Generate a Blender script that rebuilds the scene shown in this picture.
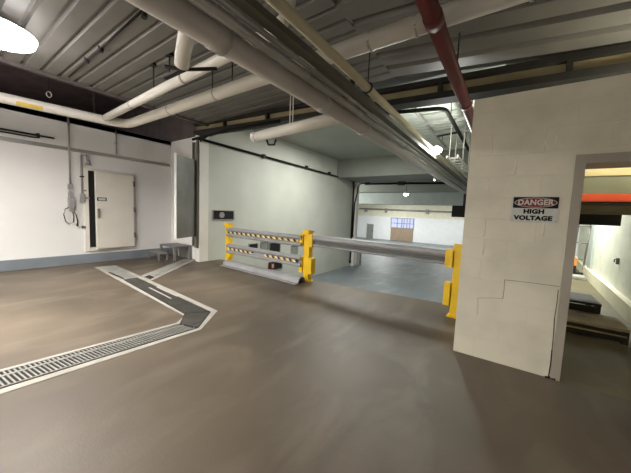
import bpy, bmesh, math, random
from mathutils import Vector, Matrix
random.seed(7)
C = bpy.context.scene.collection
for o in list(bpy.data.objects): bpy.data.objects.remove(o)

# ------------------------------------------------------------------ camera, world, lamps' exposure
yaw, pitch, roll = -0.60702068, -0.08586933, -0.04034313
FPX = 277.55
f = Vector((math.sin(yaw)*math.cos(pitch), math.cos(yaw)*math.cos(pitch), math.sin(pitch)))
r = Vector((math.cos(yaw), -math.sin(yaw), 0)); d = f.cross(r)
rr = math.cos(roll)*r + math.sin(roll)*d
dd = -math.sin(roll)*r + math.cos(roll)*d
cam = bpy.data.cameras.new('camera'); cam.sensor_fit = 'HORIZONTAL'; cam.sensor_width = 36
cam.lens = FPX/631*36; cam.clip_start = .05; cam.clip_end = 200
co = bpy.data.objects.new('camera', cam); C.objects.link(co)
m = Matrix((rr, -dd, -f)).transposed().to_4x4(); m.translation = Vector((0, 0, 1.38))
co.matrix_world = m
bpy.context.scene.camera = co

w = bpy.data.worlds.new('world'); bpy.context.scene.world = w; w.use_nodes = True
w.node_tree.nodes['Background'].inputs[0].default_value = (.8, .85, 1, 1)
w.node_tree.nodes['Background'].inputs[1].default_value = .12
vs = bpy.context.scene.view_settings
vs.view_transform = 'Standard'; vs.look = 'None'; vs.gamma = 1; vs.exposure = 0.0; vs.use_curve_mapping = False

def lamp(name, loc, power, color=(1, .95, .88), size=.5, spread=180, rot=(0, 0, 0), kind='AREA', sy=None):
    l = bpy.data.lights.new(name, kind); l.energy = power; l.color = color
    if kind == 'AREA':
        l.shape = 'DISK' if sy is None else 'RECTANGLE'
        l.size = size
        if sy: l.size_y = sy
        l.spread = math.radians(spread)
    else: l.shadow_soft_size = size
    o = bpy.data.objects.new(name, l); C.objects.link(o); o.location = loc; o.rotation_euler = rot
    return o
# the dock's own ceiling lamps: one in view at the left, others behind the photographer; below, the bay flood and added fills
lamp('ceiling_lamp_light', (-4.75, .53, 2.98), 125, (1, .97, .93), .34, 156)
lamp('ceiling_lamp_glow', (-4.75, .53, 2.96), 32, (1, .97, .95), .14, kind='POINT')
lamp('rear_lamp_light', (-4.5, -3.2, 3.05), 560, (1, .97, .88), .3, 170)
lamp('rear_lamp_light', (.9, -2.6, 2.9), 24, (1, .95, .84), 1.2, 150)
lamp('void_fill_light', (-10.5, 1.0, 4.3), 60, (1, .9, .9), .4, 180)  # fill added to lift the dark space above the cold room
lamp('bay_flood_light', (-1.30, 6.15, 2.80), 100, (.97, 1, .94), .10, kind='POINT')
lamp('bay_fill_light', (-4.0, 7.6, 3.65), 215, (1, 1, .94), 1.6, 180)  # unseen fill added to brighten the bay walls and floor
lamp('bay_deep_fill', (-9.8, 14.4, 2.4), 420, (1, 1, .94), .3, kind='POINT')  # added fill, kept out of view, to light the beam faces
lamp('bay_deep_fill', (-9.5, 24.5, 3.2), 420, (1, 1, .97), 1.0, 180)  # added fill for the bright far end of the bay
lamp('bay_deep_fill', (-3.8, 24.5, 3.2), 250, (1, 1, .97), 1.0, 180)  # second added fill at the far end, nearer the dividing wall
lamp('side_room_fill', (1.0, 8.8, 2.8), 150, (.98, 1, .93), .5, 180)  # added fill that whitens the side room wall
lamp('side_room_fill', (.9, 3.60, 2.45), 20, (1, .95, .78), .10, kind='POINT')  # added fill hidden above the lintel to light the orange beam

# ------------------------------------------------------------------ materials
def mat(name, col, rough=.6, metal=0, var=.12, scale=3, bump=0, bscale=30, col2=None, emit=0, ecol=None, spec=.5, detail=6):
    M = bpy.data.materials.new(name); M.use_nodes = True
    n = M.node_tree.nodes; L = M.node_tree.links; b = n['Principled BSDF']
    b.inputs['Roughness'].default_value = rough; b.inputs['Metallic'].default_value = metal
    b.inputs['Specular IOR Level'].default_value = spec
    tc = n.new('ShaderNodeTexCoord'); t = n.new('ShaderNodeTexNoise')
    t.inputs['Scale'].default_value = scale; t.inputs['Detail'].default_value = detail
    L.new(tc.outputs['Object'], t.inputs['Vector'])
    cr = n.new('ShaderNodeValToRGB'); c2 = col2 or tuple(c*(1-var) for c in col)
    cr.color_ramp.elements[0].position = .35; cr.color_ramp.elements[1].position = .65
    cr.color_ramp.elements[0].color = (*c2, 1); cr.color_ramp.elements[1].color = (*col, 1)
    L.new(t.outputs['Fac'], cr.inputs['Fac']); L.new(cr.outputs['Color'], b.inputs['Base Color'])
    if bump:
        t2 = n.new('ShaderNodeTexNoise'); t2.inputs['Scale'].default_value = bscale
        L.new(tc.outputs['Object'], t2.inputs['Vector'])
        bp = n.new('ShaderNodeBump'); bp.inputs['Strength'].default_value = bump; bp.inputs['Distance'].default_value = .02
        L.new(t2.outputs['Fac'], bp.inputs['Height']); L.new(bp.outputs['Normal'], b.inputs['Normal'])
    if emit:
        b.inputs['Emission Color'].default_value = (*(ecol or col), 1); b.inputs['Emission Strength'].default_value = emit
    return M

def floor_mat(name, c1, c2, c3, rough):
    M = mat(name, c1, rough, var=0, col2=c2, scale=.55, bump=.05, bscale=60)
    n = M.node_tree.nodes; L = M.node_tree.links; b = n['Principled BSDF']
    tc = [x for x in n if x.type == 'TEX_COORD'][0]; cr = [x for x in n if x.type == 'VALTORGB'][0]
    t = n.new('ShaderNodeTexNoise'); t.inputs['Scale'].default_value = 2.2; t.inputs['Detail'].default_value = 9; t.inputs['Distortion'].default_value = .6
    mp = n.new('ShaderNodeMapping'); mp.inputs['Scale'].default_value = (1, .45, 1); mp.inputs['Rotation'].default_value = (0, 0, .5)
    L.new(tc.outputs['Object'], mp.inputs['Vector']); L.new(mp.outputs['Vector'], t.inputs['Vector'])
    r2 = n.new('ShaderNodeValToRGB'); r2.color_ramp.elements[0].position = .5; r2.color_ramp.elements[1].position = .74
    r2.color_ramp.elements[0].color = (0, 0, 0, 1); r2.color_ramp.elements[1].color = (.7, .7, .7, 1)
    L.new(t.outputs['Fac'], r2.inputs['Fac'])
    mx = n.new('ShaderNodeMixRGB'); mx.inputs['Color2'].default_value = (*c3, 1)
    L.new(cr.outputs['Color'], mx.inputs['Color1']); L.new(r2.outputs['Color'], mx.inputs['Fac'])
    L.new(mx.outputs['Color'], b.inputs['Base Color'])
    return M

def block_mat(name, col, mortar, bump=.35):
    M = bpy.data.materials.new(name); M.use_nodes = True
    n = M.node_tree.nodes; L = M.node_tree.links; b = n['Principled BSDF']; b.inputs['Roughness'].default_value = .55
    tc = n.new('ShaderNodeTexCoord'); sx = n.new('ShaderNodeSeparateXYZ'); cx = n.new('ShaderNodeCombineXYZ')
    L.new(tc.outputs['Object'], sx.inputs[0])
    ad = n.new('ShaderNodeMath'); ad.operation = 'ADD'; L.new(sx.outputs['X'], ad.inputs[0]); L.new(sx.outputs['Y'], ad.inputs[1])
    L.new(ad.outputs[0], cx.inputs['X']); L.new(sx.outputs['Z'], cx.inputs['Y'])
    br = n.new('ShaderNodeTexBrick'); br.inputs['Scale'].default_value = 1; br.inputs['Brick Width'].default_value = .394
    br.inputs['Row Height'].default_value = .1985; br.inputs['Mortar Size'].default_value = .005; br.inputs['Mortar Smooth'].default_value = .6
    L.new(cx.outputs[0], br.inputs['Vector'])
    t = n.new('ShaderNodeTexNoise'); t.inputs['Scale'].default_value = 3; t.inputs['Detail'].default_value = 8; L.new(tc.outputs['Object'], t.inputs['Vector'])
    cr = n.new('ShaderNodeValToRGB'); cr.color_ramp.elements[0].position = .3; cr.color_ramp.elements[1].position = .6
    cr.color_ramp.elements[0].color = (*[c*.86 for c in col], 1); cr.color_ramp.elements[1].color = (*col, 1)
    L.new(t.outputs['Fac'], cr.inputs['Fac'])
    mx = n.new('ShaderNodeMixRGB'); mx.inputs['Color2'].default_value = (*mortar, 1)
    ml = n.new('ShaderNodeMath'); ml.operation = 'MULTIPLY'; ml.inputs[1].default_value = .45
    L.new(br.outputs['Fac'], ml.inputs[0]); L.new(ml.outputs[0], mx.inputs['Fac']); L.new(cr.outputs['Color'], mx.inputs['Color1'])
    L.new(mx.outputs['Color'], b.inputs['Base Color'])
    t2 = n.new('ShaderNodeTexNoise'); t2.inputs['Scale'].default_value = 40; L.new(tc.outputs['Object'], t2.inputs['Vector'])
    h = n.new('ShaderNodeMath'); h.operation = 'MULTIPLY_ADD'; h.inputs[1].default_value = -1.0
    hs = n.new('ShaderNodeMath'); hs.operation = 'MULTIPLY'; hs.inputs[1].default_value = .35
    L.new(t2.outputs['Fac'], hs.inputs[0]); L.new(br.outputs['Fac'], h.inputs[0]); L.new(hs.outputs[0], h.inputs[2])
    bp = n.new('ShaderNodeBump'); bp.inputs['Strength'].default_value = bump; bp.inputs['Distance'].default_value = .012
    L.new(h.outputs[0], bp.inputs['Height']); L.new(bp.outputs['Normal'], b.inputs['Normal'])
    return M

def stripe_mat(name):
    M = bpy.data.materials.new(name); M.use_nodes = True
    n = M.node_tree.nodes; L = M.node_tree.links; b = n['Principled BSDF']; b.inputs['Roughness'].default_value = .45
    tc = n.new('ShaderNodeTexCoord'); sx = n.new('ShaderNodeSeparateXYZ'); L.new(tc.outputs['Object'], sx.inputs[0])
    a = n.new('ShaderNodeMath'); a.operation = 'ADD'; L.new(sx.outputs['X'], a.inputs[0]); L.new(sx.outputs['Z'], a.inputs[1])
    q = n.new('ShaderNodeMath'); q.operation = 'DIVIDE'; q.inputs[1].default_value = .17; L.new(a.outputs[0], q.inputs[0])
    fr = n.new('ShaderNodeMath'); fr.operation = 'FRACT'; L.new(q.outputs[0], fr.inputs[0])
    cr = n.new('ShaderNodeValToRGB'); cr.color_ramp.interpolation = 'CONSTANT'
    e = cr.color_ramp.elements; e[0].position = 0; e[0].color = (.02, .02, .02, 1); e[1].position = .42; e[1].color = (.80, .52, .05, 1)
    k = e.new(.62); k.color = (.82, .76, .55, 1)
    L.new(fr.outputs[0], cr.inputs['Fac']); L.new(cr.outputs['Color'], b.inputs['Base Color'])
    return M

MT = dict(
 floor=floor_mat('brown_concrete', (.136, .105, .073), (.070, .054, .037), (.19, .155, .113), .5),
 bayfloor=floor_mat('grey_bay_concrete', (.17, .195, .205), (.12, .145, .155), (.27, .29, .29), .5),
 sidefloor=floor_mat('olive_concrete', (.15, .125, .065), (.11, .09, .045), (.19, .17, .11), .55),
 white=mat('white_panel', (.78, .765, .755), .5, var=.06, scale=1.2),
 greenwhite=mat('greenish_plaster', (.56, .57, .51), .6, var=.10, scale=1.1, bump=.05),
 column=mat('white_column_paint', (.78, .75, .70), .5, var=.05),
 block=block_mat('painted_block', (.70, .655, .535), (.62, .575, .475), .3),
 sideblock=block_mat('pale_block', (.74, .75, .66), (.6, .6, .52), .2),
 frame=mat('door_frame_paint', (.36, .325, .27), .5, var=.1),
 curb=mat('blue_grey_curb', (.19, .215, .24), .6, var=.15, scale=2),
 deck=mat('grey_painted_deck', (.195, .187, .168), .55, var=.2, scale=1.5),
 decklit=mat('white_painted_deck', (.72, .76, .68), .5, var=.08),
 slab_lightened=mat('ceiling_slab_lightened', (.36, .375, .33), .7, var=.1, scale=.8, bump=.08),  # same concrete as slab, lightened to make up for weak light
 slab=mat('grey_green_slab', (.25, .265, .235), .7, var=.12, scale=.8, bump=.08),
 bayblue=mat('pale_blue_grey_paint', (.45, .50, .48), .6, var=.1),
 cream=mat('cream_wall_paint', (.80, .76, .60), .6, var=.08),
 farwhite=mat('far_white_wall', (.85, .87, .88), .6, var=.05),
 dark=mat('dark_steel', (.03, .028, .025), .65, 0, var=.3, spec=.25),
 void=mat('void_shade_dark', (.15, .125, .12), .9, var=.3),  # dark colour stands in for the shade above the cold room
 tan=mat('tan_fireproofing', (.34, .28, .155), .8, var=.25, scale=2, bump=.2),
 black=mat('black_pipe_paint', (.012, .012, .011), .75, var=.2, spec=.2),
 pvc=mat('grey_white_pvc', (.44, .41, .38), .4, var=.10, scale=2),
 whitepipe=mat('white_pipe_jacket', (.76, .73, .66), .45, var=.08, scale=3),
 conduit=mat('galvanised_conduit', (.36, .35, .33), .4, .4, var=.2),
 channel=mat('dark_olive_channel', (.13, .12, .09), .5, .2, var=.2),
 red=mat('red_pipe_paint', (.13, .019, .015), .55, var=.25, scale=4),
 creampipe=mat('cream_pipe', (.62, .55, .37), .45, var=.12),
 yellow=mat('safety_yellow', (.88, .56, .014), .4, var=.12, scale=5),
 rail=mat('grey_guard_rail', (.36, .36, .37), .5, .1, var=.14, scale=4),
 railshade=mat('rail_valley_shade', (.10, .10, .095), .6, var=.2),  # dark colour stands in for shade in the rail's valley
 stripe=stripe_mat('hazard_stripes'),
 grate=mat('galvanised_grate', (.34, .33, .30), .45, .4, var=.2, scale=8),
 grate2=mat('dark_grate', (.13, .125, .11), .5, .4, var=.25, scale=8),
 pitshade=mat('drain_shade', (.02, .019, .018), .9),  # near-black stands in for the shade down in the drain
 border=mat('pale_concrete_border', (.40, .375, .33), .7, var=.2, scale=5),
 plate=mat('scuffed_cover_plate', (.40, .40, .38), .4, .4, var=.25, scale=6),
 steel=mat('stainless_steel', (.27, .265, .245), .42, .5, var=.25, scale=2),
 stepgrey=mat('grey_step_steel', (.24, .23, .22), .5, .3, var=.2),
 gap=mat('shade_and_crack_dark', (.008, .008, .008), .9),  # near-black: painted shade in openings, also cracks and the dark box
 doorp=mat('cream_door_panel', (.72, .68, .61), .45, var=.06),
 box=mat('grey_box', (.30, .28, .28), .5, var=.15),
 rubber=mat('black_rubber', (.02, .02, .02), .6),
 signw=mat('sign_white', (.56, .56, .52), .5, var=.08, scale=20),
 signk=mat('sign_black', (.008, .008, .008), .7, spec=.2),
 signr=mat('sign_red', (.22, .014, .012), .5, var=.15),
 label=mat('yellow_label', (.75, .55, .10), .5, var=.1),
 orange=mat('orange_red_beam', (.95, .13, .045), .5, var=.05),
 olive=mat('olive_panel', (.30, .31, .22), .6, var=.12),
 paleyellow=mat('pale_yellow_beam', (.85, .74, .42), .6, var=.08),
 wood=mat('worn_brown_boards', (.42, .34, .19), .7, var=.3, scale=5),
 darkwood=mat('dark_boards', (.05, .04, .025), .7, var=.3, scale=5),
 brown=mat('brown_door_leaf', (.36, .26, .18), .6, var=.12),
 bluewin=mat('pale_blue_window', (.55, .60, .95), .4, var=.15, emit=.25, ecol=(.6, .68, 1)),
 lens=mat('lamp_lens', (1, .97, .97), .4, emit=30, ecol=(1, .94, .93)),
 flood=mat('flood_lens', (1, 1, 1), .4, emit=25, ecol=(1, 1, .95)),
 orangecrate=mat('orange_crate', (.85, .30, .04), .5),
 strip=mat('clear_vinyl', (.75, .82, .82), .3, var=.1),
)

# ------------------------------------------------------------------ mesh helpers
def bx(bm, x0, x1, y0, y1, z0, z1, bev=0, rz=0, about=None):
    v = [bm.verts.new((x, y, z)) for x in (x0, x1) for y in (y0, y1) for z in (z0, z1)]
    F = [bm.faces.new([v[i] for i in q]) for q in ((0, 1, 3, 2), (4, 6, 7, 5), (0, 4, 5, 1), (2, 3, 7, 6), (0, 2, 6, 4), (1, 5, 7, 3))]
    if bev:
        es = list({e for q in F for e in q.edges})
        bmesh.ops.bevel(bm, geom=es, offset=bev, segments=2, affect='EDGES', profile=.6)
    return bm
def box(*a, **k): return bx(bmesh.new(), *a, **k)
def tube(bm, pts, rad, n=14, cap=True):
    pts = [Vector(p) for p in pts]; rings = []
    for i, p in enumerate(pts):
        a = pts[max(i-1, 0)]; b = pts[min(i+1, len(pts)-1)]; t = (b-a).normalized()
        up = Vector((0, 0, 1)) if abs(t.z) < .9 else Vector((0, 1, 0))
        u = t.cross(up).normalized(); v = u.cross(t)
        R = rad[i] if isinstance(rad, (list, tuple)) else rad
        if 0 < i < len(pts)-1:
            c = (pts[i]-a).normalized().dot(t); 
        rings.append([bm.verts.new(p + R*(math.cos(2*math.pi*k/n)*u + math.sin(2*math.pi*k/n)*v)) for k in range(n)])
    for A, B in zip(rings, rings[1:]):
        for k in range(n):
            q = bm.faces.new((A[k], A[(k+1) % n], B[(k+1) % n], B[k])); q.smooth = True
    if cap:
        bm.faces.new(rings[0][::-1]); bm.faces.new(rings[-1])
    return bm
def tb(pts, rad, n=14): return tube(bmesh.new(), pts, rad, n)
def arc(p0, pc, p1, n=6):      # rounded corner
    p0, pc, p1 = Vector(p0), Vector(pc), Vector(p1)
    return [(1-t)**2*p0 + 2*t*(1-t)*pc + t*t*p1 for t in [i/n for i in range(n+1)]]
def prism(bm, poly, z0, z1):   # polygon in plan, extruded
    a = [bm.verts.new((x, y, z0)) for x, y in poly]; b = [bm.verts.new((x, y, z1)) for x, y in poly]
    bm.faces.new(a[::-1]); bm.faces.new(b)
    for i in range(len(poly)):
        j = (i+1) % len(poly); bm.faces.new((a[i], a[j], b[j], b[i]))
    return bm
def extr(profile, x0, x1):     # profile (y,z) closed polygon swept along X
    bm = bmesh.new()
    a = [bm.verts.new((x0, y, z)) for y, z in profile]; b = [bm.verts.new((x1, y, z)) for y, z in profile]
    bm.faces.new(a); bm.faces.new(b[::-1])
    for i in range(len(profile)):
        j = (i+1) % len(profile); bm.faces.new((a[j], a[i], b[i], b[j]))
    return bm
def obj(name, bm, material, parent=None, loc=None, rot=None):
    bmesh.ops.recalc_face_normals(bm, faces=bm.faces)
    me = bpy.data.meshes.new(name); bm.to_mesh(me); bm.free(); me.materials.append(MT[material])
    o = bpy.data.objects.new(name, me); C.objects.link(o)
    if loc: o.location = loc
    if rot: o.rotation_euler = rot
    if parent: o.parent = parent
    return o
def tag(o, label, cat, group=None, kind=None):
    o['label'] = label; o['category'] = cat
    if group: o['group'] = group
    if kind: o['kind'] = kind
    return o
def thing(name, label, cat, loc=(0, 0, 0), rz=0, group=None):
    o = bpy.data.objects.new(name, None); C.objects.link(o); o.empty_display_size = .1
    o.location = loc; o.rotation_euler = (0, 0, rz)
    return tag(o, label, cat, group)
def struct(name, bm, material, label, cat):
    o = obj(name, bm, material); return tag(o, label, cat, kind='structure')
def ethk(name, label, cat):
    o = bpy.data.objects.new(name, None); C.objects.link(o); return tag(o, label, cat, kind='structure')

# ------------------------------------------------------------------ the setting
# floors: the loading platform, the sunken truck bay, the side room
bm = bmesh.new()
prism(bm, [(-8.0, -4), (2.6, -4), (2.6, 3.16), (-.2, 3.16), (-.2, 4.86), (-3.0, 4.60), (-6.42, 4.72), (-8, 4.72)], -1.3, 0)
struct('floor', bm, 'floor', 'brown worn concrete floor of the loading platform in front of the barrier', 'floor')
struct('floor_side', prism(bmesh.new(), [(-.2, 3.16), (2.6, 3.16), (2.6, 13), (-.2, 13)], -1.3, 0), 'sidefloor', 'olive brown floor of the side room behind the doorway', 'floor')
struct('floor_bay', box(-16, -.2, 4.4, 29, -1.4, -1.2), 'bayfloor', 'blue grey concrete floor of the sunken bay beyond the barrier', 'floor')
# walls
struct('wall_left', box(-8.12, -8, -4, 4.32, 0, 3.2), 'white', 'long white panelled wall on the left with the ajar door', 'wall')
struct('wall_end', box(-8, -6.5, 4.20, 4.32, 0, 3.2), 'white', 'short white end wall behind the swung steel door leaf', 'wall')
bm = bmesh.new(); bx(bm, -6.60, -6.42, 4.08, 4.33, 0, 3.2)
struct('wall_corner', bm, 'column', 'white corner pier left of the barrier', 'wall')
bm = bmesh.new(); bx(bm, -6.62, -6.42, 4.33, 12.6, -1.2, 3.73)
struct('wall_bay_left', bm, 'greenwhite', 'long pale green plaster wall of the bay behind the striped barrier', 'wall')
wb = struct('wall_right', bmesh.new(), 'block', 'cream painted block wall carrying the danger sign', 'wall')
bm = bmesh.new()
bx(bm, -.375, .44, 3.15, 3.45, 0, 2.53); bx(bm, .44, 1.40, 3.15, 3.45, 1.93, 2.53); bx(bm, 1.40, 2.6, 3.15, 3.45, 0, 2.53)
bmesh.ops.recalc_face_normals(bm, faces=bm.faces); bm.to_mesh(wb.data); bm.free()
bm = bmesh.new()
for a, b, cr in (((.397, 3.148, .828), (.006, 3.148, .82), .0018), ((.006, 3.148, .82), (.007, 3.148, .64), .0016), ((.007, 3.148, .64), (-.197, 3.149, .602), .0012), ((-.197, 3.149, .602), (-.185, 3.149, .43), .0010), ((.393, 3.147, .80), (.389, 3.147, .55), .002), ((.389, 3.147, .55), (.398, 3.147, .256), .0025), ((.398, 3.147, .256), (.396, 3.147, .01), .004)):
    tube(bm, [a, ((a[0]+b[0])/2+.003, a[1], (a[2]+b[2])/2+.003), b], cr, 6)
obj('wall_crack', bm, 'gap', wb)
bm = bmesh.new()
for x_, za, zb in ((-.197, 1.985, 2.145), (.0, 1.79, 1.96), (-.197, 1.66, 1.775), (-.195, 1.215, 1.385), (.197, 2.0, 2.09), (.268, 2.0, 2.12), (-.19, 1.03, 1.18), (.0, 1.42, 1.52), (.25, 1.25, 1.36)):
    tube(bm, [(x_, 3.151, za), (x_+.002, 3.149, (za+zb)/2), (x_-.002, 3.151, zb)], [.003, .006, .003], 6)
obj('joint_highlight', bm, 'column', wb)  # pale ridges stand in for light caught on the block joints
bm = bmesh.new()
for x_, z_, q in ((.398, .010, .010), (.42, .006, .009), (.38, .004, .010), (.435, .012, .006)): bx(bm, x_-q, x_+q, 3.13, 3.16, 0, z_+q*.6, .004)
obj('broken_edge', bm, 'gap', wb)
struct('wall_bay_right', bx(box(-.2, -.1, 4.3, 29, -1.2, 3.9), -.2, -.1, 3.45, 4.3, -1.2, 2.5), 'greenwhite', 'dividing wall between bay and side room', 'wall')
struct('wall_back', box(-8, 2.6, -4.1, -4, 0, 3.7), 'white', 'white wall behind the photographer', 'wall')
struct('wall_room_right', box(2.6, 2.7, -4.1, 3.45, 0, 3.7), 'white', 'white wall to the right of the photographer', 'wall')
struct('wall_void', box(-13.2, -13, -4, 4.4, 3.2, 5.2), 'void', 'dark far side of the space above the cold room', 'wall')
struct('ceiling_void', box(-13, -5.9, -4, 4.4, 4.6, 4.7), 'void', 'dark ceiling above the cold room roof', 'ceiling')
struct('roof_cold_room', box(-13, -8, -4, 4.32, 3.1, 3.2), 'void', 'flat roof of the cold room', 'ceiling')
# side-room walls, wall slightly splayed
bm = bmesh.new(); prism(bm, [(1.46, 3.45), (1.94, 12.6), (2.1, 12.6), (1.66, 3.45)], 0, 3.4)
struct('wall_side_right', bm, 'sideblock', 'bright pale wall of the side room seen through the doorway', 'wall')
bm = bmesh.new(); prism(bm, [(1.37, 3.5), (1.85, 12.6), (1.97, 12.6), (1.47, 3.45)], 0, .24)
struct('baseboard_side_right', bm, 'cream', 'pale raised curb along the side room wall', 'curb')
struct('wall_side_end', box(-.1, 2.1, 12.6, 12.7, 0, 3.4), 'farwhite', 'white end wall of the side room', 'wall')
struct('ceiling_side', box(-.1, 2.1, 3.45, 12.7, 3.4, 3.5), 'olive', 'ceiling of the side room', 'ceiling')

# corrugated decks
def deck(x0, x1, y0, y1, zl, zr, per=.37, dep=.055):
    bm = bmesh.new(); prof = []; y = y0
    while y < y1:
        for dy, dz in ((0, 0), (per*.62, 0), (per*.70, dep), (per*.92, dep)):
            prof.append((y+dy, dz))
        y += per
    prof.append((y, 0))
    a = [bm.verts.new((x0, y, zl+dz)) for y, dz in prof]; b = [bm.verts.new((x1, y, zr+dz)) for y, dz in prof]
    for i in range(len(prof)-1): bm.faces.new((a[i], a[i+1], b[i+1], b[i]))
    return bm
def thick(o, t=.03):
    s = o.modifiers.new('thick', 'SOLIDIFY'); s.thickness = t; s.offset = 0
o = struct('ceiling', deck(-5.9, -1.5, -4, 3.95, 3.33, 3.33, .20, .035), 'deck', 'grey ribbed steel deck ceiling around the round lamp', 'ceiling'); thick(o)
o = struct('ceiling_right', deck(-1.5, 2.7, -4, 3.95, 3.33, 2.93, .335), 'deck', 'grey ribbed deck ceiling right of the pipe bundle', 'ceiling'); thick(o)
struct('trim_added_edge', box(-5.98, -5.90, -4, 4.1, 3.28, 4.7), 'void', 'added dark edge shading the space above the cold room', 'trim')  # edge added to keep lamp light out, coloured dark as shade
struct('trim_riser', box(-6.42, 2.6, 4.14, 4.24, 3.3, 3.9), 'slab', 'riser between the low deck and the higher bay ceiling', 'trim')
struct('wall_void_end', box(-13, -6.42, 4.33, 4.43, 3.2, 4.7), 'void', 'dark end of the space above the cold room', 'wall')
struct('trim_shade_beam', box(-5.9, -1.85, -.6, -.4, 2.66, 3.33), 'deck', 'unseen beam behind the photographer, added to shade the top of the block wall', 'beam')  # beam added to cut the rear lamp's light on the block wall
struct('ceiling_bay', box(-6.42, -2.3, 4.2, 10.7, 3.73, 3.9), 'slab_lightened', 'smooth grey green ceiling over the bay', 'ceiling')
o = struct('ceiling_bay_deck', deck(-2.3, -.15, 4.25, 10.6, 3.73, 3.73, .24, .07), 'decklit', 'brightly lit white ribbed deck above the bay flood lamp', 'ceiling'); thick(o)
struct('trim_soffit', box(-16, -.2, 10.7, 13, 2.95, 3.9), 'slab', 'deep grey green dropped beam across the bay', 'beam')
struct('ceiling_bay_far', box(-16, -.2, 13, 29, 3.9, 4.0), 'bayblue', 'pale ceiling of the far bay', 'ceiling')
struct('trim_beam_near', box(-16, -.2, 15.8, 16.4, 2.75, 3.9), 'slab', 'pale concrete beam high across the far bay', 'beam')
struct('trim_beam_far', box(-16, -.2, 17.6, 18.4, 2.12, 3.05), 'bayblue', 'wide blue grey beam hanging across the far bay', 'beam')
struct('wall_bay_far', box(-16, -.2, 28.8, 29, 1.25, 4.0), 'cream', 'cream upper wall at the far end of the bay', 'wall')
struct('wall_bay_far_low', box(-16, -.2, 28.78, 29, -1.2, 1.25), 'farwhite', 'bright white lower wall at the far end of the bay', 'wall')
struct('wall_bay_far_left', box(-16.1, -16, 12.6, 29, -1.2, 4.0), 'farwhite', 'white left side of the far bay', 'wall')
struct('wall_bay_return', box(-16, -6.62, 12.5, 12.6, -1.2, 4.0), 'greenwhite', 'return of the bay wall', 'wall')
struct('trim_pier', box(-6.42, -6.22, 12.35, 12.6, -1.2, 2.95), 'column', 'pale pier at the far end of the green bay wall', 'pier')
# steel beam with tan web, across the edge of the deck
bt = ethk('trim_steel_beam', 'dark flanged steel beam with tan web across the ceiling at the platform edge', 'beam')
def sloped(y0, y1, zl0, zl1, zr0, zr1, x0=-6.7, x1=2.6):
    bm = bmesh.new()
    v = [bm.verts.new(p) for p in ((x0, y0, zl0), (x0, y1, zl0), (x0, y1, zl1), (x0, y0, zl1), (x1, y0, zr0), (x1, y1, zr0), (x1, y1, zr1), (x1, y0, zr1))]
    for q in ((0, 1, 2, 3), (7, 6, 5, 4), (0, 4, 5, 1), (1, 5, 6, 2), (2, 6, 7, 3), (3, 7, 4, 0)): bm.faces.new([v[i] for i in q])
    return bm
sl = -.043*9.0
Z0 = 3.17
obj('flange', sloped(3.90, 4.12, Z0+.165, Z0+.225, Z0+.165+sl, Z0+.225+sl, -6.4), 'dark', bt)
obj('flange', sloped(3.90, 4.12, Z0-.03, Z0+.05, Z0-.03+sl, Z0+.05+sl, -6.4), 'dark', bt)
obj('web', sloped(3.98, 4.06, Z0+.05, Z0+.165, Z0+.05+sl, Z0+.165+sl, -6.4), 'tan', bt)
for xx in (-5.3, -4.0, -.9, .35):
    zc = Z0+.05-.043*(xx+6.4)
    obj('stiffener', box(xx, xx+.05, 3.91, 3.98, zc, zc+.115), 'dark', bt)

# base strips and cornice on the cold-room wall
struct('baseboard_left', box(-8, -7.93, -4, 4.2, 0, .21, .01), 'curb', 'blue grey raised curb along the foot of the white wall', 'curb')
bm = bmesh.new(); bx(bm, -8, -7.95, -4, 4.15, 2.505, 2.53); bx(bm, -8, -7.985, -4, 4.15, 2.53, 2.58)
struct('trim_1', bm, 'conduit', 'grey metal rail running along the upper part of the white wall', 'trim')
# doorway frame in the block wall
bm = bmesh.new(); bx(bm, .405, .47, 3.135, 3.46, 0, 1.94); bx(bm, .47, 1.40, 3.135, 3.46, 1.865, 1.94); bx(bm, 1.37, 1.44, 3.135, 3.46, 0, 1.94)
struct('trim_2', bm, 'frame', 'brown grey steel frame around the doorway right of the danger sign', 'door frame')

# ------------------------------------------------------------------ doors
d1 = ethk('door_1', 'cream cold room door standing slightly ajar in the left wall', 'door')
obj('gap_shade', box(-8.0, -7.985, 2.275, 2.40, .36, 2.13), 'gap', d1)  # dark panel on the uncut wall stands in for the shaded opening
bm = bmesh.new(); bx(bm, -8, -7.955, 2.19, 2.275, .27, 2.19, .005); bx(bm, -8, -7.955, 3.19, 3.25, .27, 2.19, .005)
bx(bm, -8, -7.955, 2.275, 3.19, 2.13, 2.19, .005); bx(bm, -8, -7.955, 2.275, 3.19, .27, .33, .005)
obj('door_frame', bm, 'doorp', d1)
lf = obj('door_leaf', box(0, .07, -.81, 0, .33, 2.12, .008), 'doorp', d1, (-7.965, 3.185, 0), (0, 0, .05))
for z in (.55, 1.2, 1.85): obj('hinge', box(-7.955, -7.88, 3.17, 3.215, z, z+.13, .004), 'steel', d1)
pl = obj('door_plate', box(.07, .078, -.79, -.60, 1.45, 1.53), 'rubber', lf)
obj('plate_face', box(.078, .081, -.765, -.625, 1.465, 1.515), 'signw', pl)
hd = bmesh.new(); bx(hd, .07, .11, -.79, -.75, 1.05, 1.27, .006); obj('handle', hd, 'steel', lf)

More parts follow.
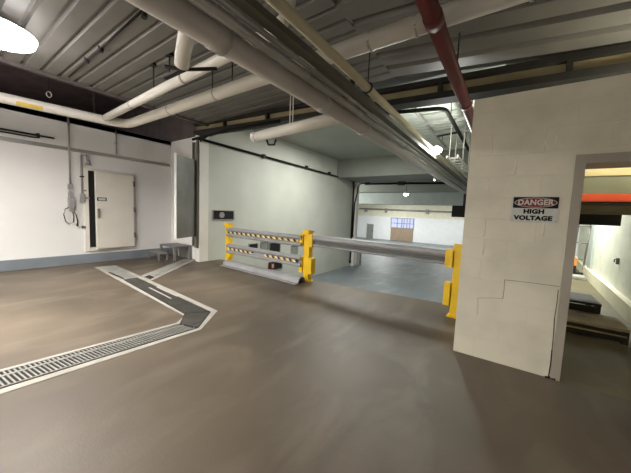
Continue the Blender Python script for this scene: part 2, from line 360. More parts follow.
d2 = ethk('door_2', 'grey steel door leaf swung open in the corner beside the white pier', 'door')
L = Vector((-6.19-(-6.56), 3.37-4.10, 0)); ang = math.atan2(L.y, L.x)
lf2 = obj('door_leaf', box(0, .82, -.02, .02, .66, 2.56, .004), 'steel', d2, (-6.56, 4.08, 0), (0, 0, ang))
obj('edge_strip', box(.82, .845, -.024, .024, .66, 2.58, .004), 'white', lf2)
obj('cross_rail', box(.08, .80, -.03, -.02, 2.10, 2.14), 'conduit', lf2)
tubeh = tube(bmesh.new(), [(.70, -.02, 1.45), (.70, -.06, 1.45), (.55, -.06, 1.45), (.55, -.02, 1.45)], .012, 8)
obj('handle', tubeh, 'conduit', lf2)
bm = bmesh.new(); bx(bm, -6.66, -6.60, 4.02, 4.2, .40, 3.0, .004)
fr2 = obj('door_frame', bm, 'channel', d2)
obj('door_track', box(-6.60, -6.50, 4.045, 4.078, .36, 3.0, .004), 'stepgrey', d2)
obj('track_edge', box(-6.495, -6.44, 4.03, 4.078, .36, 3.05, .004), 'channel', d2)
for z in (.85, 1.5, 2.3): obj('hinge', box(-6.64, -6.57, 4.0, 4.05, z, z+.10, .004), 'dark', d2)
obj('gap_shade', box(-7.55, -6.75, 4.185, 4.2, .66, 2.5), 'gap', d2)  # dark panel painted as the shade of an opening in the end wall
# far end of bay: double door with a lattice of blue windows above
d3 = ethk('door_3', 'brown double door under pale blue windows at the far end of the bay', 'door')
obj('door_leaf', box(-10.25, -9.16, 28.68, 28.78, -1.18, .12, .01), 'brown', d3)
obj('door_leaf', box(-9.08, -7.95, 28.68, 28.78, -1.18, .12, .01), 'brown', d3)
obj('door_mullion', box(-9.16, -9.08, 28.64, 28.78, -1.18, 1.15), 'frame', d3)
wp = obj('window_panes', box(-10.25, -7.9, 28.70, 28.78, .16, 1.15), 'bluewin', d3)
bm = bmesh.new()
for xx in (-10.25, -9.6, -8.9, -8.6, -8.3, -7.95): bx(bm, xx-.03, xx+.03, 28.66, 28.71, .14, 1.17)
for zz in (.14, .62, 1.15): bx(bm, -10.28, -7.87, 28.66, 28.71, zz-.03, zz+.03)
obj('window_bars', bm, 'conduit', wp)
d4 = ethk('door_4', 'narrow grey door near the left end of the far bay wall', 'door')
obj('door_leaf', box(-12.92, -12.25, 28.70, 28.78, -1.2, .36), 'slab', d4)
obj('door_frame', box(-13.0, -12.92, 28.68, 28.78, -1.2, .42), 'frame', d4)
obj('handle', box(-12.38, -12.32, 28.66, 28.70, -.45, -.3), 'dark', d4)

# ------------------------------------------------------------------ overhead pipes
def couplings(parent, pts, rad, material, w_=.05, name='coupling'):
    for p, dr in pts:
        p = Vector(p); dr = Vector(dr)
        obj(name, tb([p-dr*w_, p+dr*w_], rad, 16), material, parent)
def hanger(parent, x, y, z0, z1, rad):
    h = obj('hanger_rod', tb([(x, y, z0), (x, y, z1)], .008, 6), 'dark', parent)
    obj('hanger_foot', box(x-.05, x+.05, y-.03, y+.03, z1-.03, z1, .004), 'dark', h)
    return h
A = Vector((0, 1, 0)); B = Vector((1, 0, 0))
t = thing('drain_pipe', 'large grey white plastic pipe, lowest of the bundle crossing the ceiling', 'pipe', (-1.622, 6, 2.462))
t.location = (0, 0, 0)
obj('pipe_run', tb([(-1.622, -1.5, 2.462), (-1.60, 12.9, 2.462)], .079, 18), 'pvc', t)
couplings(t, [((-1.621, y, 2.462), A) for y in (1.15, 2.35, 3.3, 5.2, 8.0)], .086, 'pvc', .05)
wy = obj('branch', tb([(-1.63, .99, 2.47), (-1.80, 1.05, 2.49), (-1.95, 1.11, 2.45), (-2.03, 1.145, 2.40)], [.052, .052, .05, .05], 14), 'whitepipe', t)
obj('branch_strap', box(-2.36, -2.04, 1.17, 1.21, 2.395, 2.42, .004), 'dark', wy)
obj('strap_arm', tb([(-2.18, 1.10, 2.41), (-2.10, 1.22, 2.42), (-1.92, 1.36, 2.44)], .013, 6), 'dark', wy)
t = thing('conduit_pipe', 'medium grey pipe beside the large plastic pipe in the ceiling bundle', 'pipe')
obj('pipe_run', tb([(-1.500, -1.5, 2.520), (-1.49, 12.9, 2.520)], .036, 14), 'conduit', t)
couplings(t, [((-1.495, y, 2.520), A) for y in (1.9, 4.6, 7.4)], .040, 'conduit', .04)
t = thing('conduit_pipe', 'thin galvanised conduit between the medium pipe and the dark channel overhead', 'pipe')
obj('pipe_run', tb([(-1.465, -1.5, 2.574), (-1.461, 12.9, 2.574)], .020, 12), 'conduit', t)
couplings(t, [((-1.464, y, 2.574), A) for y in (2.6, 5.6)], .022, 'conduit', .03)
t = thing('support_channel', 'dark olive steel channel along the top of the ceiling pipe bundle', 'channel')
bm = bmesh.new(); bx(bm, -1.445, -1.365, -1.5, 12.9, 2.59, 2.602); bx(bm, -1.445, -1.435, -1.5, 12.9, 2.602, 2.645); bx(bm, -1.375, -1.365, -1.5, 12.9, 2.602, 2.645)
obj('channel_run', bm, 'channel', t)
for y in (2.9, 6.0): obj('bracket', box(-1.435, -1.375, y-.03, y+.03, 2.602, 2.66, .004), 'dark', t)

t = thing('insulated_pipe', 'long white insulated pipe bending from the left wall across the ceiling', 'pipe')
el = arc((-6.28, 2.16, 2.93), (-6.24, 2.41, 2.93), (-5.98, 2.41, 2.93))
obj('pipe_run', tb([(-6.78, -3.9, 2.95), (-6.52, .85, 2.94)] + el + [(1.2, 2.40, 2.93)], .078, 18), 'whitepipe', t)
couplings(t, [((x, 2.41, 2.93), B) for x in (-4.6, -3.4, -2.2, -1.15, -.75, .0)], .0845, 'pvc', .012, 'jacket_band')
bm = bmesh.new(); rg = []
for px_, py_ in ((-6.496, .98), (-6.443, 1.27)):
    rg.append([bm.verts.new((px_+.0815*math.cos(q), py_-.02*math.cos(q), 2.939+.0815*math.sin(q))) for q in [math.radians(-15-7*k) for k in range(8)]])
for k in range(7): bm.faces.new((rg[0][k], rg[0][k+1], rg[1][k+1], rg[1][k]))
obj('pipe_label', bm, 'label', t)
hanger(t, -6.40, 1.95, 3.01, 4.6, .01)
for x in (-3.08, -3.5): hanger(t, x, 2.41, 3.01, 3.34, .01)
t = thing('insulated_pipe', 'thinner white pipe running beside the long white insulated pipe, nearer the lamp', 'pipe')
obj('pipe_run', tb([(-6.20, 2.06, 2.95), (-1.90, 1.88, 2.95)] + arc((-1.90, 1.88, 2.95), (-1.68, 1.87, 2.95), (-1.66, 1.87, 3.15), 4)[1:] + [(-1.66, 1.87, 3.33)], .058, 16), 'whitepipe', t)
couplings(t, [((x, 2.06-.0414*(x+6.25), 2.95), B) for x in (-5.0, -3.4)], .062, 'pvc', .02, 'jacket_band')
for x in (-4.22, -3.76): hanger(t, x, 2.06-.0414*(x+6.25), 3.0, 3.34, .01)
t = thing('stub_pipe', 'short white capped pipe sticking out from the ceiling bundle over the barrier', 'pipe')
obj('pipe_run', tb([(-1.68, 2.80, 2.47), (-3.20, 2.95, 2.47)], .070, 16), 'whitepipe', t)
obj('end_cap', tb([(-3.17, 2.947, 2.47), (-3.25, 2.955, 2.47)], .075, 16), 'white', t)
hk = obj('hook', tube(bmesh.new(), [(-3.02, 2.99, 2.42), (-2.98, 2.99, 2.34), (-2.86, 2.99, 2.33), (-2.83, 2.99, 2.40)], .016, 8), 'dark', t)
for x in (-2.48, -2.43): obj('hanger_rod', tb([(x, 2.87, 2.53), (x, 2.87, 3.34)], .007, 6), 'whitepipe', t)
t = thing('sprinkler_pipe', 'dark red sprinkler pipe running overhead to the block wall corner', 'pipe')
obj('pipe_run', tb([(-.55, -1.5, 2.77), (-.565, 10.5, 2.77)], .060, 16), 'red', t)
couplings(t, [((-.556, y, 2.77), A) for y in (2.15, 3.9)], .066, 'red', .05)
obj('hanger_rod', tb([(-.565, 3.2, 2.85), (-.565, 3.2, 3.24)], .007, 6), 'dark', t)
t = thing('water_pipe', 'cream pipe with a black hook running along the right of the bundle', 'pipe')
obj('pipe_run', tb([(-1.39, -1.5, 2.79), (-1.45, 6.2, 2.79), (-1.48, 12, 2.79)], .044, 14), 'creampipe', t)
obj('hook', tube(bmesh.new(), [(-1.42, 2.95, 2.845)] + [(-1.42+.052*math.sin(a), 2.95, 2.79+.052*math.cos(a)) for a in [k*math.pi/6 for k in range(0, 9)]], .010, 6), 'dark', t)
obj('clamp', box(-1.47, -1.44, 2.62, 2.68, 2.66, 2.86, .005), 'dark', t)
obj('hanger_rod', tb([(-1.42, 2.95, 2.84), (-1.42, 2.95, 3.33)], .007, 6), 'dark', t)
t = thing('black_pipe', 'black pipe along the top of the green bay wall turning down at its end', 'pipe')
obj('pipe_run', tb([(-6.37, 4.0, 3.06), (-6.37, 12.0, 2.98)] + arc((-6.37, 12.0, 2.98), (-6.37, 12.28, 2.98), (-6.37, 12.28, 2.7)) + [(-6.37, 12.28, -.95)], .036, 12), 'black', t)
for y in (6.2, 8.4, 10.0): obj('clip', box(-6.412, -6.32, y-.05, y+.05, 2.98, 3.10, .005), 'dark', t)
obj('pipe_end', tb([(-6.37, 12.28, -1.06), (-6.37, 12.28, -.92)], .05, 12), 'dark', t)
t = thing('black_pipe', 'thin black pipe dropping beside the pale pier behind the bay', 'pipe')
obj('pipe_run', tb([(-5.6, 12.42, 2.90), (-6.05, 12.35, 2.86), (-6.16, 12.32, 2.7), (-6.2, 12.31, 2.3), (-6.30, 12.31, 1.9), (-6.32, 12.31, .3)], .030, 10), 'black', t)
obj('valve', tb([(-6.32, 12.31, .24), (-6.32, 12.31, .40)], .045, 10), 'dark', t)
t = thing('black_pipe', 'horizontal black pipe under the dropped beam across the bay', 'pipe')
obj('pipe_run', tb([(-6.0, 12.75, 2.88), (-4.2, 12.75, 2.87), (-1.0, 12.75, 2.80)], .05, 10), 'black', t)
obj('clamp', box(-4.35, -4.05, 12.68, 12.82, 2.78, 2.95, .01), 'dark', t)
t = thing('black_pipe', 'thick black bent pipe below the bright white deck near the block wall', 'pipe')
obj('pipe_run', tb([(-2.25, 5.40, 3.40), (-1.32, 5.64, 3.40)] + arc((-1.32, 5.64, 3.40), (-1.15, 5.68, 3.40), (-1.15, 5.9, 3.40)) + [(-1.16, 9.6, 3.40)], .038, 12), 'black', t)
obj('side_arm', tb([(-1.16, 7.4, 3.40), (-1.62, 7.4, 3.36)], .022, 8), 'black', t)
for y in (6.3, 8.6): obj('hanger_rod', tb([(-1.155, y, 3.43), (-1.155, y, 3.76)], .008, 6), 'dark', t)
t = thing('black_pipe', 'short dark pipe slanting under the deck beam above the white pier', 'pipe')
obj('pipe_run', tb([(-6.35, 3.85, 3.0), (-5.2, 3.86, 3.04), (-3.6, 3.88, 3.02)], .03, 10), 'black', t)
obj('side_arm', tb([(-5.7, 3.85, 3.02), (-6.05, 3.85, 2.92)], .015, 8), 'black', t)
# ceiling rod with anchor dots
t = thing('ceiling_rod', 'thin dark rod fixed along the ribbed ceiling right of the round lamp', 'rod')
obj('rod', tb([(-5.75, 1.44, 3.31), (-3.2, 1.38, 3.31)], .012, 8), 'dark', t)
for x in (-4.85, -4.35, -3.2): obj('anchor', tb([(x, 1.41, 3.27), (x, 1.41, 3.34)], .03, 8), 'dark', t)
# trunk of hangers / ladder beside the flood lamp
t = thing('cable_ladder', 'white ladder tray along the far end of the pipe bundle', 'cable tray')
for x in (-1.30, -1.08): obj('side_rail', box(x-.015, x+.015, 7.0, 12.4, 2.74, 2.80), 'whitepipe', t)
for k in range(14): obj('rung', tb([(-1.30, 7.2+k*.38, 2.77), (-1.08, 7.2+k*.38, 2.77)], .012, 6), 'whitepipe', t)
for k, (x, y) in enumerate(((-1.30, 7.3), (-1.30, 8.1), (-1.08, 7.8), (-1.08, 8.9), (-1.30, 9.4))):
    obj('hanger_rod', tb([(x, y, 2.78), (x, y, 3.74)], .011, 6), 'whitepipe', t)
t = thing('strut_grid', 'grid of thin dark struts hung below the bright white deck', 'strut')
for y in (6.6, 7.6): obj('strut', box(-1.75, -.75, y-.02, y+.02, 3.44, 3.48), 'conduit', t)
for x in (-1.75, -.80): obj('strut', box(x-.02, x+.02, 5.5, 9.2, 3.48, 3.52), 'conduit', t)
for x, y in ((-1.75, 5.9), (-1.75, 8.6), (-.80, 6.4), (-.80, 8.6)): obj('hanger_rod', tb([(x, y, 3.5), (x, y, 3.75)], .008, 6), 'dark', t)

# ------------------------------------------------------------------ lamps
t = thing('ceiling_lamp', 'big round glowing ceiling lamp at the upper left', 'lamp', (-4.75, .53, 3.33))
obj('housing', tb([(0, 0, 0), (0, 0, -.06), (0, 0, -.12)], [.12, .20, .37], 32), 'white', t)
bm = bmesh.new(); tube(bm, [(0, 0, -.12), (0, 0, -.18), (0, 0, -.22), (0, 0, -.24)], [.38, .36, .25, .06], 32)
obj('diffuser', bm, 'lens', t)
t = thing('flood_lamp', 'small glaring flood lamp fixed beside the bundle over the bay', 'lamp', (-1.36, 6.25, 2.83))
obj('bracket', box(-.03, .03, -.04, .04, -.02, .03, .005), 'dark', t)
obj('housing', box(-.10, .10, -.03, .05, -.12, -.02, .01), 'conduit', t)
obj('lens', tb([(0, -.03, -.07), (0, -.06, -.07), (0, -.075, -.07)], [.085, .08, .03], 16), 'flood', t)
t = thing('ceiling_lamp', 'small round lamp glowing in the far bay', 'lamp', (-4.50, 14.5, 2.52))
obj('stem', tb([(0, 0, 1.38), (0, 0, .1)], .03, 8), 'conduit', t)
obj('shade', tb([(0, 0, .12), (0, 0, .02)], [.07, .14], 20), 'white', t)
obj('bulb', tb([(0, 0, .03), (0, 0, -.05), (0, 0, -.09)], [.13, .11, .04], 20), 'flood', t)
t = thing('flood_lamp', 'tiny white lamp on the underside of the pipe bundle', 'lamp', (-1.66, 7.6, 2.33))
obj('housing', tb([(0, 0, .05), (0, 0, 0)], [.02, .025], 12), 'white', t)
obj('lens', tb([(0, 0, 0), (0, 0, -.015)], [.018, .01], 12), 'lens', t)

# ------------------------------------------------------------------ barrier
def post(x, y, label, side, rz):
    t = thing('guard_post', label, 'post', (x, y, 0), rz, 'yellow posts of the barrier')
    obj('base_plate', box(-.10, .10, -.09, .09, 0, .015, .004), 'yellow', t)
    obj('upright', box(-.068, .068, -.06, .06, .015, .99, .008), 'yellow', t)
    for s in side:
        b = bmesh.new(); bx(b, min(s*.075, s*.17), max(s*.075, s*.17), -.10, .02, .70, .95, .008)
        obj('rail_hanger', b, 'yellow', t)
        b = bmesh.new(); bx(b, min(s*.075, s*.16), max(s*.075, s*.16), -.09, .05, .16, .48, .008)
        obj('lower_bracket', b, 'yellow', t)
    b = bmesh.new()
    prof = [(-.10, .93), (-.02, .93), (.02, .985), (.10, .985), (.10, 1.01), (-.05, 1.03), (-.10, 1.03)]
    v0 = [b.verts.new((-.07, y_, z_)) for y_, z_ in prof]; v1 = [b.verts.new((.07, y_, z_)) for y_, z_ in prof]
    b.faces.new(v0); b.faces.new(v1[::-1])
    for i in range(len(prof)):
        j = (i+1) % len(prof); b.faces.new((v0[j], v0[i], v1[i], v1[j]))
    obj('top_hook', b, 'yellow', t)
    return t
post(-5.90, 4.58, 'yellow barrier post at the left end beside the white pier', (1,), -.03)
post(-3.27, 4.47, 'yellow barrier post in the middle where the striped rails end', (-1, 1), -.05)
post(-.52, 4.27, 'yellow barrier post against the block wall', (-1,), -.05)
def rail_prof(z0, h, a=.40, b=.62):   # upper ridge, valley, lower ridge, facing -y
    out = []
    def ridge(u0, u1):
        for i in range(9):
            q = i/8; out.append((-.012-.055*math.sin(math.pi*q)**.55, z0+h*(u0+(u1-u0)*q)))
    ridge(0, 1-b); ridge(1-a, 1)
    back = [(y+.016, z) for y, z in out]
    return out + back[::-1]
def rail(name, label, x0, x1, y, z0, h, rz, tape=None, a=.40, b=.62):
    t = thing(name, label, 'rail', (x0, y, 0), rz, 'grey rails of the barrier')
    o = obj('rail_panel', extr(rail_prof(z0, h, a, b), 0, x1-x0), 'rail', t)
    for (p, q) in (tape or ()):
        obj('hazard_tape', box(p, q, -.056, -.006, z0+h*(1-b)+.004, z0+h*(1-a)-.002), 'stripe', t)
    return t
RZ = math.atan2(4.47-4.58, 2.57)
rail('guard_rail', 'upper grey rail with hazard tape left of the middle post', -5.82, -3.36, 4.50, .685, .235, RZ, [(.05, 2.38)])
rail('guard_rail', 'lower grey rail with broken hazard tape left of the middle post', -5.82, -3.36, 4.50, .27, .235, RZ, [(.02, .98), (1.40, 2.38)])
RZ2 = math.atan2(4.27-4.47, 2.80)
t = rail('guard_rail', 'long plain grey rail between the middle post and the block wall', -3.17, -.62, 4.44, .72, .225, RZ2, None, .52, .78)
obj('groove_shade', box(.02, 2.52, -.022, -.004, .772, .825), 'railshade', t)  # dark strip painted as the shade between the ridges
# loose half-round length of rail lying on the floor
bm = bmesh.new(); n = 12
pr_o = [(-.11*math.cos(math.pi*i/n), .125*math.sin(math.pi*i/n)) for i in range(n+1)]
pr_i = [(-.094*math.cos(math.pi*i/n), .109*math.sin(math.pi*i/n)) for i in range(n+1)]
prf = [(-.17, 0), (-.17, .015)] + pr_o[1:-1] + [(.13, .012), (.13, 0)] + pr_i[::-1]
t = thing('loose_rail', 'half round grey rail lying on the floor along the foot of the barrier', 'rail', (-5.68, 4.36, .002), math.atan2(-.13, 2.5))
obj('rail_shell', extr(pr_o + pr_i[::-1], 0, 2.46), 'rail', t)
obj('rail_flange', box(0, 2.46, -.20, -.095, 0, .014, .003), 'rail', t)

# ------------------------------------------------------------------ floor drain
dr = thing('floor_drain', 'angled trench drain of steel grates set in a pale concrete border', 'drain')
def strip(bm, poly, z0, z1): return prism(bm, poly, z0, z1)
# centre lines: along Y at x~-3.08, then along -X at y~2.15
outer = [(-3.494, -1.5), (-2.98, -1.5), (-2.773, 1.786), (-3.139, 2.268), (-5.3, 2.42), (-7.265, 2.53), (-7.323, 2.157), (-3.294, 1.888), (-3.153, 1.71)]
obj('concrete_border', strip(bmesh.new(), outer, 0, .004), 'border', dr)
inner = [(-3.436, -1.5), (-3.08, -1.5), (-2.835, 1.797), (-3.168, 2.186), (-5.75, 2.36), (-5.75, 2.121), (-3.351, 1.92), (-3.10, 1.72)]
obj('trench', strip(bmesh.new(), inner, .004, .006), 'pitshade', dr)  # flat dark bed above the floor, in place of a shaded recess
bm = bmesh.new(); n = 112
def lerp(a, b, u): return (a[0]+(b[0]-a[0])*u, a[1]+(b[1]-a[1])*u)
def quad(bm, A0, A1, B0, B1, n, duty, z1, z0=.006):
    for k in range(n):
        a0, a1 = k/n, (k+duty)/n
        prism(bm, [lerp(A0, A1, a0), lerp(B0, B1, a0), lerp(B0, B1, a1), lerp(A0, A1, a1)], z0, z1)
L0, L1, R0, R1 = (-3.436, -1.5), (-3.10, 1.70), (-3.08, -1.5), (-2.85, 1.76)
quad(bm, L0, L1, R0, R1, n, .36, .012)
for s0, s1 in ((0, .04), (.28, .36), (.96, 1)):
    p = lerp(L0, R0, s0); q = lerp(L0, R0, s1); p2 = lerp(L1, R1, s0); q2 = lerp(L1, R1, s1)
    prism(bm, [p, q, q2, p2], .006, .013)
g = obj('grate', bm, 'grate', dr); g['label'] = 'pale steel bar grate in the near straight run'
bm = bmesh.new(); quad(bm, (-3.08, 1.73), (-3.34, 1.94), (-2.85, 1.80), (-3.17, 2.17), 12, .5, .012)
g = obj('grate', bm, 'grate2', dr); g['label'] = 'dark corner grate'
bm = bmesh.new(); quad(bm, (-3.37, 1.935), (-5.73, 2.13), (-3.19, 2.175), (-5.73, 2.35), 64, .5, .012)
g = obj('grate', bm, 'grate2', dr); g['label'] = 'dark grate in the run toward the left wall'
cp = obj('cover_plate', strip(bmesh.new(), [(-5.76, 2.13), (-5.76, 2.36), (-7.10, 2.50), (-7.05, 2.22)], .004, .010), 'plate', dr)
obj('slot', strip(bmesh.new(), [(-5.80, 2.13), (-5.80, 2.17), (-6.55, 2.19), (-6.55, 2.15)], .010, .011), 'pitshade', cp)
bm = bmesh.new(); strip(bm, [(-4.06, 2.105), (-4.06, 2.13), (-4.88, 2.19), (-4.88, 2.165)], .012, .015); strip(bm, [(-4.08, 2.22), (-4.08, 2.245), (-4.82, 2.285), (-4.82, 2.26)], .012, .015)
obj('scuffed_bar', bm, 'border', dr)
t = thing('drain_branch', 'pale narrow channel cover running from the drain toward the steel steps', 'drain')
obj('concrete_border', strip(bmesh.new(), [(-5.86, 2.47), (-5.36, 2.44), (-6.72, 4.12), (-7.08, 4.08)], 0, .004), 'border', t)
obj('cover_plate', strip(bmesh.new(), [(-5.80, 2.64), (-5.58, 2.60), (-6.76, 4.04), (-6.98, 4.02)], .004, .010), 'plate', t)
obj('sump', strip(bmesh.new(), [(-5.72, 2.47), (-5.46, 2.46), (-5.56, 2.58), (-5.80, 2.60)], .004, .008), 'pitshade', t)

# ------------------------------------------------------------------ things by the left wall
t = thing('step_platform', 'taller grey metal step below the swung steel door', 'step', (-7.35, 3.92, 0), .0)
obj('top_plate', box(-.32, .42, -.22, .25, .34, .375, .005), 'stepgrey', t)
for x in (-.29, .39):
    for y in (-.19, .22): obj('leg', box(x-.025, x+.025, y-.025, y+.025, 0, .34), 'stepgrey', t)
obj('back_plate', box(-.1, .36, .20, .21, .02, .34), 'stepgrey', t)
t = thing('step_platform', 'low grey metal step in front of the taller metal step', 'step', (-7.42, 3.55, 0), .0)
obj('top_plate', box(-.33, .27, -.12, .13, .17, .20, .005), 'stepgrey', t)
for x in (-.30, .24):
    for y in (-.10, .10): obj('leg', box(x-.02, x+.02, y-.02, y+.02, 0, .17), 'stepgrey', t)
t = thing('power_drop', 'conduit with socket boxes and a looped cord hanging left of the ajar door', 'socket')
obj('conduit', tb([(-7.965, 1.955, 1.76), (-7.96, 1.96, 3.4)], .018, 10), 'conduit', t)
obj('socket_box', box(-8, -7.92, 1.915, 1.99, 1.67, 1.785, .008), 'box', t)
obj('socket_box', box(-8, -7.92, 1.915, 1.985, 1.51, 1.63, .008), 'box', t)
obj('switch_box', box(-8, -7.89, 1.905, 2.015, 1.27, 1.50, .010), 'box', t)
obj('plug', box(-7.97, -7.90, 1.92, 1.99, 1.18, 1.27, .010), 'box', t)
obj('cord', tube(bmesh.new(), [(-7.93, 1.92, 1.28), (-7.93, 1.85, 1.24), (-7.93, 1.82, 1.12), (-7.93, 1.85, .97), (-7.93, 1.92, .91), (-7.93, 1.98, .95), (-7.93, 1.99, 1.08), (-7.93, 1.97, 1.2)], .010, 8), 'rubber', t)
obj('cord', tube(bmesh.new(), [(-7.93, 1.98, 1.22), (-7.93, 2.03, 1.12), (-7.93, 2.05, 1.0), (-7.93, 2.05, .90)], .012, 8), 'rubber', t)
obj('cord_end', tb([(-7.93, 2.05, .92), (-7.93, 2.05, .86)], .022, 8), 'rubber', t)
t = thing('switch_box', 'grey door switch fed by a dark conduit beside the ajar door', 'switch')
obj('conduit', tb([(-7.97, 2.165, 1.6), (-7.97, 2.16, 2.45)], .022, 10), 'box', t)
obj('box_body', box(-8, -7.91, 2.12, 2.205, 1.40, 1.59, .010), 'box', t)
obj('side_lever', box(-7.97, -7.94, 2.205, 2.29, 1.485, 1.515), 'box', t)
obj('junction', box(-8, -7.95, 2.16, 2.24, 1.65, 1.685, .004), 'box', t)
obj('strap', box(-8, -7.94, 2.13, 2.20, 1.96, 1.99), 'dark', t)
t = thing('alarm_horn', 'small grey cone shaped alarm above the dark door gap', 'alarm')
obj('horn', tb([(-7.93, 2.275, 2.36), (-7.93, 2.275, 2.26)], [.02, .055], 12), 'box', t)
obj('mount', box(-8, -7.92, 2.26, 2.29, 2.36, 2.50), 'box', t)
obj('conduit', tb([(-7.96, 2.28, 2.45), (-7.96, 2.15, 2.48)], .014, 8), 'box', t)
t = thing('conduit_pipe', 'single thin vertical conduit above the right side of the cold room door', 'pipe')
obj('pipe_run', tb([(-7.96, 2.845, 2.6), (-7.96, 2.845, 3.16)], .016, 8), 'conduit', t)
obj('strap', box(-8, -7.94, 2.82, 2.87, 2.85, 2.87), 'conduit', t)
t = thing('cable_run', 'dark cables strung along the white wall above the grey rail at far left', 'cable')
obj('cable', tb([(-7.96, -3.9, 2.70), (-7.96, 1.72, 2.71)], .018, 8), 'dark', t)
obj('cable', tb([(-7.96, -3.9, 2.65), (-7.96, 1.45, 2.66)], .014, 8), 'dark', t)
obj('bracket', box(-8, -7.93, 1.46, 1.50, 2.66, 2.75), 'dark', t)
t = thing('light_switch', 'tiny grey switch low on the wall under the door switch', 'switch')
obj('box_body', box(-8, -7.945, 2.135, 2.20, .81, .86, .005), 'rubber', t)
obj('toggle', box(-7.945, -7.93, 2.155, 2.18, .825, .845), 'box', t)

# ------------------------------------------------------------------ openings in the green wall
def wall_box(name, label, cat, y0, y1, z0, z1, mt, group=None, fan=False):
    t = thing(name, label, cat, (-6.42, y0, z0), 0, group)
    w_, h_ = y1-y0, z1-z0
    b = bmesh.new(); e = .02
    bx(b, 0, .03, 0, w_, 0, e); bx(b, 0, .03, 0, w_, h_-e, h_); bx(b, 0, .03, 0, e, e, h_-e); bx(b, 0, .03, w_-e, w_, e, h_-e)
    obj('frame', b, 'conduit', t); obj('panel', box(0, .006, e, w_-e, e, h_-e), mt, t)
    if fan:
        obj('fan', tb([(.006, w_*.42, h_*.5), (.028, w_*.42, h_*.5)], h_*.30, 16), 'conduit', t)
    return t
wall_box('wall_vent', 'small framed dark vent with a round fan above the barrier post', 'vent', 4.44, 5.14, 1.08, 1.345, 'gap', fan=True)
wall_box('wall_hatch', 'flat dark hatch leftmost behind the striped rails', 'hatch', 5.70, 6.08, .18, .36, 'gap')
wall_box('wall_hatch', 'upper grey hatch between two dark ones behind the rails', 'hatch', 6.20, 6.53, .08, .39, 'slab')
wall_box('wall_hatch', 'largest dark hatch behind the middle of the rails', 'hatch', 6.58, 7.12, -.05, .33, 'gap')
wall_box('wall_hatch', 'grey hatch behind the rails just left of the middle post', 'hatch', 7.70, 8.10, -.20, .15, 'slab')
wall_box('wall_hatch', 'low dark hatch beside the red box behind the barrier', 'hatch', 6.82, 7.25, -.62, -.33, 'gap')
t = thing('red_box', 'small red box low on the green wall behind the lower rail', 'box', (-6.42, 6.58, -.56))
obj('box_body', box(0, .10, 0, .20, 0, .24, .01), 'red', t); obj('box_face', box(.10, .105, .06, .14, .06, .18), 'signw', t)
t = thing('junction_box', 'dark box mounted high in the bay beside the pipe bundle end', 'box', (-1.85, 13.05, 1.43))
obj('box_body', box(-.19, .6, -.1, .1, 0, .48, .01), 'gap', t); obj('mount', box(.2, .3, -.02, .02, .48, 1.55), 'dark', t)
t = thing('conduit_pipe', 'long grey conduit under the cream upper wall of the far bay', 'pipe')
obj('pipe_run', tb([(-14, 28.6, 2.05), (-3.5, 28.6, 1.95)], .06, 8), 'conduit', t)
for x in (-10.9, -6.7, -13.2): obj('bracket', box(x-.12, x+.12, 28.6, 28.77, 1.72, 2.12, .01), 'conduit', t)
t = thing('utility_box', 'small grey box on the bay floor against the green wall end', 'box', (-6.28, 12.9, -1.2))
obj('box_body', box(0, .18, -.1, .1, 0, .95, .01), 'box', t); obj('lid', box(-.01, .19, -.11, .11, .95, .98), 'conduit', t)

# ------------------------------------------------------------------ danger sign
t = thing('danger_sign', 'white danger high voltage sign on the block wall', 'sign', (.168, 3.148, 1.486), 0)
t.rotation_euler = (0, .0, 0)
def rrect(w_, h_, rad, z0, z1, n=6):
    pts = []
    for cx_, cy_, a0 in ((w_/2-rad, h_/2-rad, 0), (-w_/2+rad, h_/2-rad, 90), (-w_/2+rad, -h_/2+rad, 180), (w_/2-rad, -h_/2+rad, 270)):
        for i in range(n+1):
            a = math.radians(a0+90*i/n); pts.append((cx_+rad*math.cos(a), cy_+rad*math.sin(a)))
    return prism(bmesh.new(), pts, z0, z1)
def ell(a, b, z0, z1, n=40): return prism(bmesh.new(), [(a*math.cos(2*math.pi*i/n), b*math.sin(2*math.pi*i/n)) for i in range(n)], z0, z1)
RX = (math.pi/2, 0, 0)
obj('sign_plate', rrect(.335, .232, .014, 0, .004), 'signw', t, None, RX)
obj('black_band', rrect(.318, .098, .008, .004, .0055), 'signk', t, (.004, 0, .060), RX)
obj('white_oval', ell(.150, .043, .0055, .0065), 'signw', t, (.004, 0, .060), RX)
obj('red_oval', ell(.145, .039, .0065, .0075), 'signr', t, (.004, 0, .060), RX)
def text(body, size, x, z, dep, mt, sx, off):
    cu = bpy.data.curves.new('lettering', 'FONT'); cu.body = body; cu.size = size; cu.align_x = 'CENTER'; cu.align_y = 'CENTER'
    cu.offset = off; cu.extrude = .0006; cu.resolution_u = 3; cu.space_character = 1.06
    tmp = bpy.data.objects.new('tmp', cu); C.objects.link(tmp)
    bpy.context.view_layer.update()
    me = bpy.data.meshes.new_from_object(tmp.evaluated_get(bpy.context.evaluated_depsgraph_get()))
    bpy.data.objects.remove(tmp); me.materials.clear(); me.materials.append(MT[mt])
    o = bpy.data.objects.new('lettering', me); C.objects.link(o); o.parent = t
    o.location = (x, -dep, z); o.rotation_euler = RX; o.scale = (sx, 1, 1)
text('DANGER', .066, .004, .060, .0085, 'signw', .90, .0024)
text('HIGH', .052, .0, -.020, .0052, 'signk', 1.12, .0032)
text('VOLTAGE', .052, -.004, -.078, .0052, 'signk', 1.12, .0032)
for x in (-.15, .155): obj('screw', tb([(x, -.004, -.10), (x, -.007, -.10)], .005, 8), 'conduit', t)

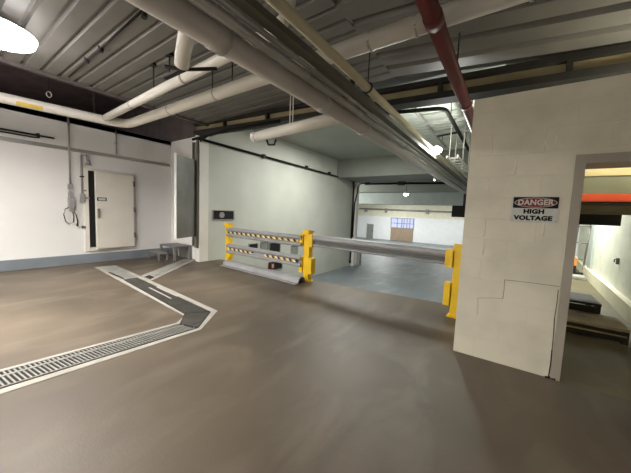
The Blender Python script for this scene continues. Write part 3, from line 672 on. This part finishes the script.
# ------------------------------------------------------------------ seen through the doorway
t = thing('rack_beam', 'bright orange red horizontal beam seen through the doorway', 'beam', (0, 4.0, 0))
obj('beam_body', box(.35, 1.42, 0, .08, 1.61, 1.685, .006), 'orange', t)
obj('end_plate', box(.30, .35, -.01, .09, 1.52, 1.75, .004), 'orange', t)
struct('trim_3', box(-.1, 1.5, 4.02, 4.12, 1.69, 1.87), 'olive', 'olive header panel above the orange beam', 'header')
struct('trim_4', box(-.1, 1.5, 4.01, 4.16, 1.87, 2.3), 'paleyellow', 'pale yellow strip above the olive header panel', 'header')
t = thing('shelf_deck', 'dark underside of shelving behind the orange beam', 'shelf', (0, 4.12, 0))
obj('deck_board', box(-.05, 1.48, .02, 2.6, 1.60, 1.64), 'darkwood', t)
for y in (.5, 1.2, 1.9): obj('cross_beam', box(-.05, 1.48, y, y+.10, 1.53, 1.60), 'wood', t)
obj('back_beam', box(-.05, 1.5, 2.5, 2.62, 1.36, 1.60), 'darkwood', t)
for x in (.02, .09): 
    for y in (.1, 2.5): obj('upright', box(x-.03, x+.03, y-.03, y+.03, 0, 1.6), 'dark', t)
def platform(label, x0, x1, y0, y1, z, mt):
    t = thing('loading_step', label, 'step', (x0, y0, 0), 0)
    obj('top_board', box(0, x1-x0, 0, y1-y0, z-.035, z, .004), mt, t)
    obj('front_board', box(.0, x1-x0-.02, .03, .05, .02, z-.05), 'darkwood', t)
    obj('front_ledge', box(0, x1-x0-.02, .005, .05, z*.45, z*.52), 'wood', t)
    for x in (.03, x1-x0-.03):
        for y in (.05, y1-y0-.05): obj('leg', box(x-.03, x+.03, y-.03, y+.03, 0, z-.035), 'darkwood', t)
platform('near low brown wooden step on the floor inside the doorway', .30, 1.235, 4.60, 5.14, .185, 'wood')
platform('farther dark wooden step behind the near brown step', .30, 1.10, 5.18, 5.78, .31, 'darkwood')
t = thing('hand_trolley', 'upright metal trolley standing at the far end of the side room', 'trolley', (1.62, 10.3, 0))
for x in (-.12, .12): obj('upright', tb([(x, 0, .12), (x+.06, .05, 1.5)], .02, 8), 'steel', t)
for z in (.4, .85, 1.3): obj('cross_bar', tb([(-.12+.02*z, 0, z), (.12+.03*z, 0, z)], .016, 8), 'steel', t)
obj('toe_plate', box(-.18, .18, -.25, 0, .02, .05), 'dark', t)
for x in (-.16, .16): obj('wheel', tb([(x-.03, .05, .1), (x+.03, .05, .1)], .1, 14), 'rubber', t)
t = thing('crate', 'small orange crate hung beside the doorway frame in the side room', 'crate', (1.46, 9.6, .30))
obj('crate_body', box(-.09, .02, -.08, .08, 0, .20, .01), 'orangecrate', t)
obj('crate_rim', box(-.095, .025, -.085, .085, .20, .225, .005), 'signw', t)
obj('crate_stand', box(-.09, .02, -.08, .08, -.30, 0, .01), 'dark', t)
t = thing('sack', 'small white pack lying on the floor near the trolley', 'pack', (1.50, 9.3, 0))
obj('pack_body', box(-.12, .12, -.12, .12, 0, .10, .03), 'signw', t); obj('pack_band', box(-.125, .125, -.03, .03, 0, .104, .005), 'conduit', t)
struct('trim_5', box(1.735, 1.80, 9.6, 9.9, .2, 3.4), 'bayblue', 'grey vertical strip on the side room wall', 'trim')
t = thing('wall_hook', 'dark little hook on the bright side room wall', 'hook', (1.62, 7.1, .68))
obj('plate', box(-.01, .03, -.012, .012, 0, .11), 'stepgrey', t); obj('peg', tb([(-.01, 0, .09), (-.03, 0, .08), (-.03, 0, .03)], .008, 8), 'dark', t)

t = thing('wire_loop', 'small pale wire loop hanging in the dark gap above the white pipe', 'hook', (-7.0, 1.466, 3.31))
obj('loop', tube(bmesh.new(), [(0, .035*math.sin(k*math.pi/6), .05*math.cos(k*math.pi/6)) for k in range(13)], .009, 6), 'whitepipe', t)
obj('wire', tb([(0, 0, .06), (0, 0, 1.29)], .004, 6), 'dark', t)
